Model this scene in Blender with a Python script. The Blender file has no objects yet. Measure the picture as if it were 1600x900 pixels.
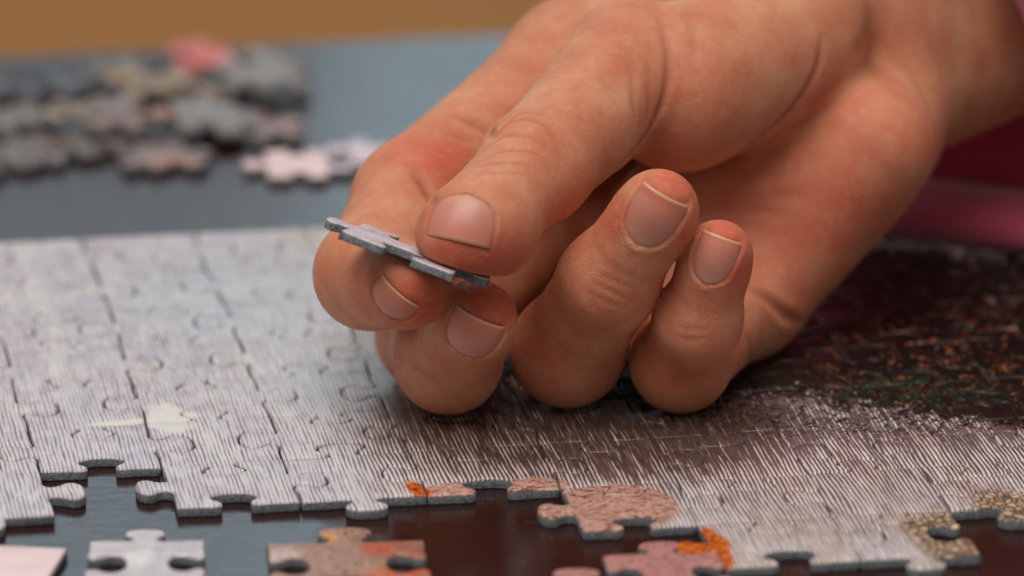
import bpy, bmesh, math, random
import numpy as np
from mathutils import Vector, Matrix
from mathutils.bvhtree import BVHTree

# ------------------------------------------------------------------ camera, light, exposure
sc = bpy.context.scene
COL = sc.collection
F_PX, PITCH, DIST, T_PUZ = 10000.0, math.radians(17.83), 1000.0, 1.6      # px at 1600 wide, rad, mm, mm
cp_, sp_ = math.cos(PITCH), math.sin(PITCH)
CAM = np.array([0.0, -cp_*DIST, sp_*DIST + T_PUZ])                         # mm
FWD = np.array([0.0, cp_, -sp_]); UPV = np.array([0.0, sp_, cp_]); RGT = np.array([1.0, 0, 0])
cam_d = bpy.data.cameras.new('camera'); cam = bpy.data.objects.new('camera', cam_d); COL.objects.link(cam)
cam.location = CAM*0.001
cam.rotation_euler = (math.pi/2 - PITCH, 0, 0)
cam_d.sensor_width = 36; cam_d.lens = 36*F_PX/1600
cam_d.clip_start = 0.05; cam_d.clip_end = 60
cam_d.dof.use_dof = True; cam_d.dof.focus_distance = 0.924; cam_d.dof.aperture_fstop = 12.5
cam_d.dof.aperture_blades = 0
sc.camera = cam
sc.view_settings.view_transform = 'Standard'; sc.view_settings.look = 'None'
sc.cycles.max_bounces = 7; sc.cycles.diffuse_bounces = 3; sc.cycles.glossy_bounces = 3
sc.view_settings.gamma = 1; sc.view_settings.exposure = 0.0

world = bpy.data.worlds.new('World'); sc.world = world; world.use_nodes = True
bg = world.node_tree.nodes['Background']; bg.inputs[0].default_value = (0.95, 0.90, 0.86, 1); bg.inputs[1].default_value = 0.27

def area(name, loc, target, sx, sy, watts, col):
    l = bpy.data.lights.new(name, 'AREA'); l.shape = 'RECTANGLE'; l.size = sx; l.size_y = sy
    l.energy = watts; l.color = col
    o = bpy.data.objects.new(name, l); COL.objects.link(o); o.location = loc
    o.rotation_euler = (Vector(target) - Vector(loc)).to_track_quat('-Z', 'Y').to_euler()
    return o
# a large window behind the table, a little to the right of the line of sight
area('window_light', (0.42, 4.5, 1.85), (0.42, 0.0, 1.0), 1.20, 1.6, 9.0, (0.58, 0.85, 1.0))
area('side_reflection_light', (-0.75, 4.5, 2.20), (-0.75, 0.0, 1.2), 1.12, 1.1, 7.0, (0.58, 0.85, 1.0))  # added unseen panel, placed to brighten the front-left tabletop reflection
area('key_light', (-0.18, -0.52, 1.25), (0.02, 0.0, 0.0), 1.0, 0.9, 15.2, (1.0, 0.95, 0.89))  # added key light from above and in front, no known lamp there

# ------------------------------------------------------------------ small helpers
def PX(px, py, w):
    """a place given by picture column / row and millimetres in front of the knuckles' plane -> world mm"""
    d = 946.0 - w
    return CAM + d*(FWD + RGT*((px-800)/F_PX) + UPV*((450-py)/F_PX))
def on_plane(px, py, z=T_PUZ):
    r = FWD + RGT*((px-800)/F_PX) + UPV*((450-py)/F_PX)
    return CAM + r*((z-CAM[2])/r[2])
YAW = math.radians(9.60); OY = -93.7
def to_puz(px, py):
    p = on_plane(px, py); x, y = p[0], p[1]-OY
    return np.array([math.cos(YAW)*x + math.sin(YAW)*y, -math.sin(YAW)*x + math.cos(YAW)*y])

def new_mat(name):
    m = bpy.data.materials.new(name); m.use_nodes = True
    nt = m.node_tree; b = nt.nodes['Principled BSDF']
    return m, nt, b
def N(nt, typ, **kw):
    n = nt.nodes.new(typ)
    for k, v in kw.items():
        if k == 'inp':
            for i, val in v.items():
                if hasattr(val, 'is_output') and val.is_output: nt.links.new(val, n.inputs[i])
                else: n.inputs[i].default_value = val
        else: setattr(n, k, v)
    return n
def mixc(nt, fac, a, b, mode='MIX'):
    n = nt.nodes.new('ShaderNodeMix'); n.data_type = 'RGBA'; n.blend_type = mode
    for i, v in ((0, fac), (6, a), (7, b)):
        if hasattr(v, 'is_output'): nt.links.new(v, n.inputs[i])
        elif i == 0: n.inputs[0].default_value = v
        else: n.inputs[i].default_value = (*v, 1) if len(v) == 3 else v
    return n.outputs[2]
def math_(nt, op, a, b=0.0, c=None, clamp=False):
    n = nt.nodes.new('ShaderNodeMath'); n.operation = op; n.use_clamp = clamp
    for i, v in enumerate((a, b, c)):
        if v is None: continue
        if hasattr(v, 'is_output'): nt.links.new(v, n.inputs[i])
        else: n.inputs[i].default_value = v
    return n.outputs[0]
def ramp(nt, fac, stops, interp='LINEAR'):
    n = nt.nodes.new('ShaderNodeValToRGB'); n.color_ramp.interpolation = interp
    e = n.color_ramp.elements
    while len(e) < len(stops): e.new(0.5)
    for el, (p, c) in zip(e, stops):
        el.position = p; el.color = (*c, 1) if len(c) == 3 else c
    nt.links.new(fac, n.inputs[0]); return n.outputs[0]
def smooth(nt, v, lo, hi, a=0.0, b=1.0):
    n = N(nt, 'ShaderNodeMapRange', interpolation_type='SMOOTHSTEP')
    nt.links.new(v, n.inputs[0])
    for i, val in ((1, lo), (2, hi), (3, a), (4, b)): n.inputs[i].default_value = val
    return n.outputs[0]
def srgb(r, g, b):
    f = lambda c: (c/255/12.92) if c/255 <= .04045 else ((c/255+.055)/1.055)**2.4
    return (f(r), f(g), f(b))
def tag(o, label=None, cat=None, group=None, kind=None):
    if label: o['label'] = label
    if cat: o['category'] = cat
    if group: o['group'] = group
    if kind: o['kind'] = kind
    return o
def mesh_obj(name, verts_mm, faces, mats, parent=None, smooth_=True, mat_idx=None):
    me = bpy.data.meshes.new(name)
    me.from_pydata([tuple(v) for v in np.asarray(verts_mm)*0.001], [], faces)
    for m in (mats if isinstance(mats, (list, tuple)) else [mats]): me.materials.append(m)
    if mat_idx is not None: me.polygons.foreach_set('material_index', mat_idx)
    if smooth_: me.polygons.foreach_set('use_smooth', [True]*len(me.polygons))
    me.update()
    o = bpy.data.objects.new(name, me); COL.objects.link(o)
    if parent: o.parent = parent
    return o

# ------------------------------------------------------------------ setting materials
def make_table_mat():
    m, nt, b = new_mat('dark_stained_wood')
    tc = N(nt, 'ShaderNodeTexCoord')
    mp = N(nt, 'ShaderNodeMapping', inp={0: tc.outputs['Object'], 3: (18, 620, 620), 2: (0, 0, math.radians(-1.5))})
    n1 = N(nt, 'ShaderNodeTexNoise', inp={0: mp.outputs[0], 2: 1.0, 3: 4.0, 4: 0.6})
    mp2 = N(nt, 'ShaderNodeMapping', inp={0: tc.outputs['Object'], 3: (120, 2600, 2600)})
    n2 = N(nt, 'ShaderNodeTexNoise', inp={0: mp2.outputs[0], 2: 1.0, 3: 2.0})
    col = ramp(nt, n1.outputs[0], [(0.25, (0.012, 0.004, 0.004)), (0.75, (0.038, 0.013, 0.010))])
    # dust specks
    vo = N(nt, 'ShaderNodeTexVoronoi', inp={0: tc.outputs['Object'], 2: 120.0})
    speck = smooth(nt, vo.outputs['Distance'], 0.018, 0.035, 1.0, 0.0)
    col = mixc(nt, math_(nt, 'MULTIPLY', speck, 0.5), col, (0.35, 0.33, 0.32))
    nt.links.new(col, b.inputs['Base Color'])
    rg = smooth(nt, n2.outputs[0], 0.3, 0.7, 0.09, 0.19)
    nt.links.new(rg, b.inputs['Roughness'])
    h = math_(nt, 'ADD', math_(nt, 'MULTIPLY', n1.outputs[0], 0.5), n2.outputs[0])
    bp = N(nt, 'ShaderNodeBump', inp={0: 0.16, 1: 0.00025})
    nt.links.new(h, bp.inputs['Height']); nt.links.new(bp.outputs[0], b.inputs['Normal'])
    b.inputs['IOR'].default_value = 1.5
    return m
def make_floor_mat():
    m, nt, b = new_mat('oak_floor')
    tc = N(nt, 'ShaderNodeTexCoord')
    mp = N(nt, 'ShaderNodeMapping', inp={0: tc.outputs['Object'], 3: (1.6, 22, 22)})
    n1 = N(nt, 'ShaderNodeTexNoise', inp={0: mp.outputs[0], 2: 1.0, 3: 5.0})
    br = N(nt, 'ShaderNodeTexBrick', inp={0: tc.outputs['Object'], 1: (0.86, 0.33, 0.05, 1), 2: (0.92, 0.37, 0.06, 1), 3: (0.12, 0.06, 0.02, 1), 4: 1.0, 5: 0.004, 8: 1.4, 9: 0.14})
    col = mixc(nt, 0.45, br.outputs[0], ramp(nt, n1.outputs[0], [(0.3, (0.70, 0.26, 0.04)), (0.7, (0.94, 0.39, 0.07))]))
    nt.links.new(col, b.inputs['Base Color']); b.inputs['Roughness'].default_value = 0.5
    return m
M_TABLE, M_FLOOR = make_table_mat(), make_floor_mat()

# table: a slab with a rounded rim; its far edge runs a little off square to the picture
e0, e1 = on_plane(0, 84, 0), on_plane(850, 46, 0)
dirx = (e1-e0)/np.linalg.norm(e1-e0); diry = np.array([-dirx[1], dirx[0], 0])
def table_pt(a, b_, z): p = e0 + dirx*a + diry*b_; return (p[0], p[1], z)
x0, x1, y0, y1, th = -520, 760, -820, 0, 28
ring = []
for k in range(4):
    cx, cy = [(x1-6, y1-6), (x0+6, y1-6), (x0+6, y0+6), (x1-6, y0+6)][k]
    for j in range(5):
        a = math.radians(90*k + 22.5*j); ring.append((cx, cy, math.cos(a), math.sin(a)))
verts, faces = [], []
prof = [(4.0, 0.0), (5.2, -0.4), (6.0, -1.8), (6.0, -th+2), (5, -th)]
n = len(ring)
for r_, z in prof:
    for cx, cy, ca, sa in ring: verts.append(table_pt(cx+ca*r_, cy+sa*r_, z))
for i in range(len(prof)-1):
    for j in range(n): faces.append((i*n+j, (i+1)*n+j, (i+1)*n+(j+1) % n, i*n+(j+1) % n))
faces.append(tuple(range(n))); faces.append(tuple(reversed(range((len(prof)-1)*n, len(prof)*n))))
table = mesh_obj('tabletop', verts, faces, M_TABLE, smooth_=False)
tag(table, kind='structure')
fl = mesh_obj('floor', [(-6000, -4000, -740), (6000, -4000, -740), (6000, 9000, -740), (-6000, 9000, -740)], [(0, 1, 2, 3)], M_FLOOR, smooth_=False)
tag(fl, kind='structure')

# ------------------------------------------------------------------ jigsaw: cut lines and pieces
rng = random.Random(7)
def catmull(pts, per=4):
    P = [np.array(p, float) for p in pts]; out = []
    for i in range(len(P)-1):
        a, b, c, d = P[max(i-1, 0)], P[i], P[i+1], P[min(i+2, len(P)-1)]
        for k in range(per):
            t = k/per
            out.append(0.5*((2*b)+(c-a)*t+(2*a-5*b+4*c-d)*t*t+(3*b-a-3*c+d)*t**3))
    out.append(P[-1]); return np.array(out)
def edge_curve(A, B, s, r):
    """cut from A to B; s=+1 knob to the left of A->B, -1 to the right, 0 straight"""
    A, B = np.array(A, float), np.array(B, float)
    if s == 0: return np.array([A, B])
    L = np.linalg.norm(B-A); t = (B-A)/L; nrm = np.array([-t[1], t[0]])*s
    c = L*(0.5 + r.uniform(-.03, .03)); k = r.uniform(.93, 1.07)*L/18.2; q = r.uniform(-.25, .25)
    w = r.uniform(-.35, .35)
    pts = [(0, 0), (c*0.42, w*.6), (c-3.1*k, w*.35-.15), (c-2.05*k, .35*k), (c-2.15*k, 1.5*k), (c-3.15*k, 2.75*k),
           (c-3.05*k+q, 4.1*k), (c-1.5*k+q, 5.05*k), (c+1.5*k+q, 5.05*k), (c+3.05*k+q, 4.0*k), (c+3.1*k, 2.7*k), (c+2.1*k, 1.5*k),
           (c+2.05*k, .35*k), (c+3.1*k, -.15-w*.35), (L-(L-c)*.42, -w*.6), (L, 0)]
    return np.array([A + t*p[0] + nrm*p[1] for p in catmull(pts, 3)])
def outline_piece(loop, th, gap=0.07, bev=0.38):
    """closed 2D loop (ccw) -> vertices / faces / material index of a cut card piece, print on top"""
    P = np.array(loop); keep = [0]
    for i in range(1, len(P)):
        if np.linalg.norm(P[i]-P[keep[-1]]) > 1e-3: keep.append(i)
    if np.linalg.norm(P[keep[-1]]-P[keep[0]]) < 1e-3: keep.pop()
    P = P[keep]
    area_ = 0.5*np.sum(P[:, 0]*np.roll(P[:, 1], -1)-np.roll(P[:, 0], -1)*P[:, 1])
    if area_ < 0: P = P[::-1]
    d1 = P-np.roll(P, 1, 0); d2 = np.roll(P, -1, 0)-P
    d1 /= np.linalg.norm(d1, axis=1)[:, None]; d2 /= np.linalg.norm(d2, axis=1)[:, None]
    nn = np.stack([-(d1+d2)[:, 1], (d1+d2)[:, 0]], 1); nl = np.linalg.norm(nn, axis=1)[:, None]
    cosh = np.clip(nl/2, .45, 1); nn = nn/np.maximum(nl, 1e-6)/cosh
    rings = [(gap+.03, 0.0), (gap, .12), (gap, th-bev), (gap+bev*.35, th-bev*.22), (gap+bev, th)]
    V, Fc, mi = [], [], []; n_ = len(P)
    for off, z in rings:
        Q = P+nn*off
        V += [(x, y, z) for x, y in Q]
    for i in range(len(rings)-1):
        for j in range(n_):
            Fc.append((i*n_+j, i*n_+(j+1) % n_, (i+1)*n_+(j+1) % n_, (i+1)*n_+j)); mi.append(1 if i < 2 else 0)
    Fc.append(tuple(range((len(rings)-1)*n_, len(rings)*n_))); mi.append(0)
    Fc.append(tuple(reversed(range(n_)))); mi.append(1)
    return V, Fc, mi

M_CARD, nt, b = new_mat('grey_cardboard')
tc = N(nt, 'ShaderNodeTexCoord')
nz = N(nt, 'ShaderNodeTexNoise', inp={0: tc.outputs['Object'], 2: 2600.0, 3: 3.0})
nt.links.new(ramp(nt, nz.outputs[0], [(0.3, srgb(80, 84, 90)), (0.7, srgb(138, 142, 148))]), b.inputs['Base Color'])
b.inputs['Roughness'].default_value = 0.85
bp = N(nt, 'ShaderNodeBump', inp={0: 0.5, 1: 0.0002}); nt.links.new(nz.outputs[0], bp.inputs['Height']); nt.links.new(bp.outputs[0], b.inputs['Normal'])

# ---- print of the assembled puzzle, laid out in the puzzle's own plane (millimetres)
def make_print():
    m, nt, b = new_mat('puzzle_print')
    tc = N(nt, 'ShaderNodeTexCoord')
    mm = N(nt, 'ShaderNodeVectorMath', operation='SCALE'); nt.links.new(tc.outputs['Object'], mm.inputs[0]); mm.inputs['Scale'].default_value = 1000
    P = mm.outputs[0]
    def noise(scale, detail=3, vec=P, sc3=None, rough=.55):
        if sc3 is not None:
            mp = N(nt, 'ShaderNodeMapping', inp={0: vec, 3: sc3}); vec = mp.outputs[0]
        return N(nt, 'ShaderNodeTexNoise', inp={0: vec, 2: scale, 3: detail, 4: rough}).outputs[0]
    wob = N(nt, 'ShaderNodeTexNoise', inp={0: P, 2: 0.35, 3: 4.0}).outputs['Color']
    wv = N(nt, 'ShaderNodeVectorMath', operation='MULTIPLY_ADD', inp={0: wob, 1: (9, 9, 0), 2: P}).outputs[0]
    WP = N(nt, 'ShaderNodeVectorMath', operation='SUBTRACT', inp={0: wv, 1: (4.5, 4.5, 0)}).outputs[0]
    def blob(px, py, rx, ry, soft=.35, rot=0, vec=WP):
        """soft patch around a picture place; radii in millimetres on the puzzle"""
        c = to_puz(px, py)
        mp = N(nt, 'ShaderNodeMapping', vector_type='TEXTURE', inp={0: vec, 1: (c[0], c[1], 0), 2: (0, 0, math.radians(rot)), 3: (rx, ry, 1000)})
        ln = N(nt, 'ShaderNodeVectorMath', operation='LENGTH', inp={0: mp.outputs[0]}).outputs['Value']
        return smooth(nt, ln, 1+soft, 1-soft, 0.0, 1.0)
    def mx(*a):
        r = a[0]
        for x in a[1:]: r = math_(nt, 'MAXIMUM', r, x)
        return r
    sep = N(nt, 'ShaderNodeSeparateXYZ', inp={0: P})
    # engraved-looking hatching that runs along the columns
    bend = noise(0.10, 2, sc3=(1, .35, 1))
    bend2 = noise(0.8, 2, sc3=(1, .18, 1))
    xs = math_(nt, 'ADD', sep.outputs[0], math_(nt, 'ADD', math_(nt, 'MULTIPLY', bend, 1.6), math_(nt, 'MULTIPLY', bend2, .40)))
    left = smooth(nt, sep.outputs[0], -8, -30)
    sn = math_(nt, 'MULTIPLY', math_(nt, 'SINE', math_(nt, 'MULTIPLY', xs, 2*math.pi/0.64)), math_(nt, 'MULTIPLY_ADD', left, -.40, 1.0))
    streak = noise(1.0, 3, sc3=(1.3, .09, 1))
    fine = noise(1.0, 4, sc3=(2.1, .15, 1), rough=.65)
    line = math_(nt, 'ADD', math_(nt, 'MULTIPLY', sn, .62), math_(nt, 'MULTIPLY', math_(nt, 'SUBTRACT', fine, .5), 2.2))
    big = noise(0.12, 3)
    paper = ramp(nt, big, [(0.35, srgb(222, 208, 200)), (0.65, srgb(226, 222, 226))])
    paper = mixc(nt, left, paper, ramp(nt, noise(.22, 4), [(0.36, srgb(198, 192, 204)), (0.5, srgb(212, 206, 212)), (0.64, srgb(216, 212, 208))]))
    ink = mixc(nt, left, srgb(84, 58, 58), ramp(nt, noise(.3, 3), [(0.4, srgb(126, 106, 112)), (0.6, srgb(140, 128, 142))]))
    # coverage of the hatching: dense brown in the middle, broken purple-brown to the right
    dark = mx(blob(850, 660, 24, 24, .5), blob(1000, 690, 15, 16, .5), blob(760, 640, 14, 22, .5), blob(660, 650, 6, 20, .7), blob(900, 560, 32, 28, .4), blob(1090, 650, 12, 18, .6))
    mid = mx(blob(1180, 720, 26, 22, .5), blob(1330, 770, 22, 16, .6), blob(1300, 640, 34, 14, .5), blob(1480, 665, 26, 9, .6))
    cov = math_(nt, 'ADD', math_(nt, 'MULTIPLY', dark, .74), math_(nt, 'MULTIPLY', mid, .22))
    cov = math_(nt, 'ADD', cov, math_(nt, 'MULTIPLY', mx(blob(1380, 570, 54, 40, .4), blob(1600, 590, 50, 40, .4)), .42))
    cov = math_(nt, 'MULTIPLY', cov, smooth(nt, streak, .30, .70, .35, 1.40))
    f_line = smooth(nt, math_(nt, 'SUBTRACT', line, math_(nt, 'MULTIPLY', cov, 1.35)), .15, -.55)
    dkink = mixc(nt, smooth(nt, noise(1.0, 3, sc3=(2.4, .13, 1)), .48, .70), ramp(nt, noise(.5, 3), [(0.35, srgb(34, 24, 22)), (0.55, srgb(66, 40, 36)), (0.7, srgb(52, 50, 40))]), srgb(124, 92, 78))
    ink = mixc(nt, dark, mixc(nt, mid, ink, srgb(104, 76, 80)), dkink)
    paper = mixc(nt, math_(nt, 'MULTIPLY', dark, .75), paper, srgb(186, 160, 142))
    col = mixc(nt, math_(nt, 'MULTIPLY', f_line, .93), paper, ink)
    # dark foliage towards the back on the right, with flecks
    vx = N(nt, 'ShaderNodeMapping', inp={0: WP, 2: (0, 0, math.radians(14)), 3: (1.5, .55, 1)})
    vor = N(nt, 'ShaderNodeTexVoronoi', inp={0: vx.outputs[0], 2: 1.05}); vor.inputs['Randomness'].default_value = 1
    vcol = N(nt, 'ShaderNodeSeparateColor', inp={0: vor.outputs['Color']})
    leafm = math_(nt, 'MULTIPLY', smooth(nt, vor.outputs['Distance'], .52, .22), smooth(nt, vcol.outputs[0], .58, .95))
    fol = mx(blob(1300, 480, 40, 32, .26), blob(1560, 520, 44, 40, .22), blob(1130, 540, 22, 24, .3), blob(1000, 500, 30, 40, .3), blob(1800, 540, 40, 50, .15), blob(1440, 605, 12, 12, .5), blob(1560, 620, 14, 12, .4))
    fcol = mixc(nt, leafm, srgb(15, 11, 9), ramp(nt, vcol.outputs[1], [(0.2, srgb(80, 64, 42)), (0.45, srgb(104, 62, 46)), (0.7, srgb(60, 34, 26)), (0.9, srgb(150, 112, 92))]))
    org = mx(blob(1540, 560, 24, 24, .5), blob(1620, 600, 22, 16, .5))
    fcol = mixc(nt, math_(nt, 'MULTIPLY', math_(nt, 'MULTIPLY', leafm, org), .9), fcol, ramp(nt, vcol.outputs[2], [(0.2, srgb(196, 104, 44)), (0.6, srgb(206, 130, 92)), (0.9, srgb(160, 66, 24))]))
    grn = math_(nt, 'MULTIPLY', mx(blob(1400, 612, 9, 8, .6), blob(1480, 618, 8, 6, .6), blob(1350, 628, 4, 1.6, .5)), smooth(nt, noise(.55, 3), .42, .60))
    fcol = mixc(nt, math_(nt, 'MULTIPLY', grn, .85), fcol, ramp(nt, noise(1.4, 3), [(0.40, srgb(14, 16, 10)), (0.56, srgb(40, 70, 40)), (0.70, srgb(104, 142, 106))]))
    ragged = math_(nt, 'ADD', fol, math_(nt, 'MULTIPLY', math_(nt, 'SUBTRACT', noise(.9, 5, rough=.7, sc3=(1, .6, 1)), .5), 3.0))
    col = mixc(nt, math_(nt, 'MULTIPLY', smooth(nt, ragged, .42, .58), smooth(nt, fol, .03, .2)), col, fcol)
    # small black scribbles along the foliage rim
    scr = math_(nt, 'MULTIPLY', mx(blob(1440, 652, 30, 9, .6), blob(1300, 632, 30, 10, .6), blob(1200, 606, 12, 8, .6)), smooth(nt, noise(1.5, 4), .50, .58))
    col = mixc(nt, scr, col, srgb(30, 24, 26))
    # cream feather shape and pale streak on the left
    cream = mx(blob(266, 655, 3.2, 6.5, .3), blob(205, 659, 7.0, 1.0, .4, 4, P))
    col = mixc(nt, math_(nt, 'MULTIPLY', cream, .85), col, srgb(226, 224, 216))
    pale = blob(88, 560, 1.3, 60, .7, 0, P)
    col = mixc(nt, math_(nt, 'MULTIPLY', pale, .22), col, srgb(232, 228, 224))
    blu = mx(blob(560, 590, 14, 16, .6), blob(470, 470, 30, 26, .7))
    col = mixc(nt, math_(nt, 'MULTIPLY', blu, .35), col, srgb(176, 196, 204))
    # pinkish border fragments along the open front edge
    pinkn = N(nt, 'ShaderNodeTexNoise', inp={0: N(nt, 'ShaderNodeMapping', inp={0: P, 2: (0, 0, .35), 3: (.7, 2.0, 1)}).outputs[0], 2: 1.0, 3: 5.0, 5: 1.2}).outputs[0]
    pcol = ramp(nt, pinkn, [(0.38, srgb(104, 56, 48)), (0.45, srgb(190, 136, 120)), (0.52, srgb(218, 176, 158)), (0.57, srgb(140, 82, 68)), (0.64, srgb(222, 184, 164))])
    pk = mx(blob(710, 768, 4.4, 3.6, .12, 0, P), blob(835, 764, 5.2, 4.6, .15, 0, P), blob(965, 792, 8.6, 9.6, .10, 4, P), blob(870, 795, 6, 4, .2, 0, P), blob(940, 815, 9, 6.0, .15, 0, P))
    col = mixc(nt, math_(nt, 'MULTIPLY', pk, .95), col, pcol)
    orr = mx(blob(656, 768, 1.5, 4.2, .3, 12, P), blob(577, 802, 2.3, 1.3, .3, 0, P), blob(1085, 852, 5.0, 6.0, .12, 0, P), blob(1118, 858, 1.8, 9, .2, 0, P))
    col = mixc(nt, orr, col, ramp(nt, noise(1.3, 3), [(0.35, srgb(70, 40, 20)), (0.5, srgb(206, 92, 26)), (0.65, srgb(232, 132, 44))]))
    gold = mx(blob(1490, 842, 5.5, 11, .25, 0, P), blob(1590, 815, 6, 14, .3, 0, P), blob(1590, 790, 4, 5, .3, 0, P), blob(1440, 826, 3, 4, .4, 0, P))
    gv = N(nt, 'ShaderNodeTexVoronoi', feature='DISTANCE_TO_EDGE', inp={0: P, 2: .75})
    gcol = ramp(nt, gv.outputs['Distance'], [(0.05, srgb(46, 36, 32)), (0.16, srgb(176, 138, 92)), (0.4, srgb(224, 206, 176))])
    col = mixc(nt, math_(nt, 'MULTIPLY', gold, .85), col, gcol)
    nt.links.new(col, b.inputs['Base Color'])
    # linen-embossed varnish
    li = math_(nt, 'ADD', math_(nt, 'SINE', math_(nt, 'MULTIPLY', sep.outputs[0], 2*math.pi/.62)), math_(nt, 'SINE', math_(nt, 'MULTIPLY', sep.outputs[1], 2*math.pi/.62)))
    hh = math_(nt, 'ADD', math_(nt, 'MULTIPLY', li, .22), noise(3.0, 3))
    bp = N(nt, 'ShaderNodeBump', inp={0: 0.28, 1: 0.0001}); nt.links.new(hh, bp.inputs['Height']); nt.links.new(bp.outputs[0], b.inputs['Normal'])
    b.inputs['Roughness'].default_value = 0.40
    b.inputs['IOR'].default_value = 1.48
    return m
M_PRINT = make_print()

VX = {0: -65.44, 1: -47.79, 2: -30.06, 3: -12.06, 4: 7.18, 5: 23.60, 6: 42.98, 7: 59.34}
for k in range(8, 14): VX[k] = VX[k-1] + (19.3 if k % 2 == 0 else 16.6)
for k in range(-1, -5, -1): VX[k] = VX[k+1] - (18.2 if k % 2 else 17.6)
ROW = 18.50
front = {-4: 1, -3: 1, -2: 1, -1: 0, 0: -1, 1: 0, 2: 0, 3: 0, 4: 1, 5: 2, 6: 2, 7: 1, 8: 1, 9: 2, 10: 2, 11: 2, 12: 2}
BACK = -7
def node(c, r):
    q = random.Random(c*131+r*17)
    jx, jy = q.uniform(-.5, .5), (0 if r == BACK else q.uniform(-.6, .6))
    return (VX[c]+jx, -r*ROW+jy)
# knob direction on vertical cuts (line Vc between rows r-1 and r): +1 towards the right; on horizontal cuts (below row r in column c): +1 towards the viewer
VS = {(0, -2): 1, (0, -1): -1, (0, 0): 1, (0, -3): -1, (1, -2): -1, (1, -3): 1, (1, -1): 1, (1, 0): -1, (1, -4): -1, (2, -3): -1, (2, -2): 1, (2, -1): -1,
      (2, 0): 1, (3, -2): -1, (3, 0): -1, (4, 1): -1, (5, 1): 1, (5, 2): -1, (6, 0): 1, (6, 1): -1, (6, 2): 1, (7, 0): -1, (7, 1): 1, (7, 2): -1, (4, 0): 1}
HS = {(0, -1): -1, (0, -3): -1, (0, -2): 1, (1, -3): 1, (1, -2): -1, (1, -1): 1, (1, 0): -1, (2, -3): -1, (2, -2): 1, (2, -1): -1, (2, 0): 1, (3, 0): -1, (4, 1): -1,
      (5, 2): -1, (6, 2): 1, (7, 1): 1, (5, 1): 1, (5, 0): 1, (4, 0): 1, (-1, 0): 0}
def v_cut(c, r):      # from node(c,r-1) (far) to node(c,r) (near)
    s = VS.get((c, r), 1 if random.Random(c*7+r*91+3).random() > .5 else -1)
    return edge_curve(node(c, r-1), node(c, r), s, random.Random(c*31+r*57+1))      # left of far->near is +x
def h_cut(c, r):      # from node(c,r) to node(c+1,r)
    s = 0 if r == BACK else HS.get((c, r), 1 if random.Random(c*17+r*71+5).random() > .5 else -1)
    return edge_curve(node(c, r), node(c+1, r), -s, random.Random(c*43+r*29+2))     # left of A->B is +y (away)
puzzle = bpy.data.objects.new('jigsaw_puzzle', None); COL.objects.link(puzzle)
puzzle.location = (-0.0 - 0.0, OY*0.001, 0.0); puzzle.rotation_euler = (0, 0, YAW)
tag(puzzle, 'partly assembled jigsaw puzzle with hatched pale print lying on the dark table', 'puzzle')
for c in range(-3, 12):
    for r in range(BACK+1, front[c]+1):
        top, bot, lef, rig = h_cut(c, r-1), h_cut(c, r), v_cut(c, r), v_cut(c+1, r)
        loop = np.concatenate([bot, rig[::-1], top[::-1], lef])
        V, Fc, mi = outline_piece(loop, T_PUZ, gap=(.10 if c < 3 else .05)+.06*random.Random(c*5+r).random())
        V = np.array(V); q = random.Random(c*11+r*3)
        cx, cy = (VX[c]+VX[c+1])/2, -(r-.5)*ROW
        tilt = (V[:, 0]-cx)*q.uniform(-.011, .011)+(V[:, 1]-cy)*q.uniform(-.011, .011)+q.uniform(-.05, .05)
        V[:, 2] += 0.07 + tilt*(V[:, 2] > 0.5)
        mesh_obj('puzzle_piece', V, Fc, [M_PRINT, M_CARD], puzzle, True, mi)

# ------------------------------------------------------------------ loose pieces
def loose_print(name, stops, scale=(.5, 1.3, 1), nscale=.7, spots=None):
    m, nt, b = new_mat(name)
    tc = N(nt, 'ShaderNodeTexCoord')
    mm = N(nt, 'ShaderNodeVectorMath', operation='SCALE'); nt.links.new(tc.outputs['Object'], mm.inputs[0]); mm.inputs['Scale'].default_value = 1000
    mp = N(nt, 'ShaderNodeMapping', inp={0: mm.outputs[0], 3: scale})
    nz = N(nt, 'ShaderNodeTexNoise', inp={0: mp.outputs[0], 2: nscale, 3: 5.0, 4: .65})
    nz2 = N(nt, 'ShaderNodeTexNoise', inp={0: mp.outputs[0], 2: nscale*1.7, 3: 4.0})
    col = ramp(nt, nz.outputs[0], stops)
    for (x, y, rx, ry, c) in (spots or []):
        mq = N(nt, 'ShaderNodeMapping', vector_type='TEXTURE', inp={0: mm.outputs[0], 1: (x, y, 0), 3: (rx, ry, 1000)})
        ln = N(nt, 'ShaderNodeVectorMath', operation='LENGTH', inp={0: mq.outputs[0]}).outputs['Value']
        ln = math_(nt, 'ADD', ln, math_(nt, 'MULTIPLY', math_(nt, 'SUBTRACT', nz.outputs[0], .5), 1.2))
        col = mixc(nt, math_(nt, 'MULTIPLY', smooth(nt, ln, 1.3, .6), smooth(nt, nz2.outputs[0], .38, .62, .25, .9)), col, c)
    nt.links.new(col, b.inputs['Base Color'])
    b.inputs['Roughness'].default_value = 0.40
    bp = N(nt, 'ShaderNodeBump', inp={0: 0.3, 1: 0.0001}); nt.links.new(nz.outputs[0], bp.inputs['Height']); nt.links.new(bp.outputs[0], b.inputs['Normal'])
    return m
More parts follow.
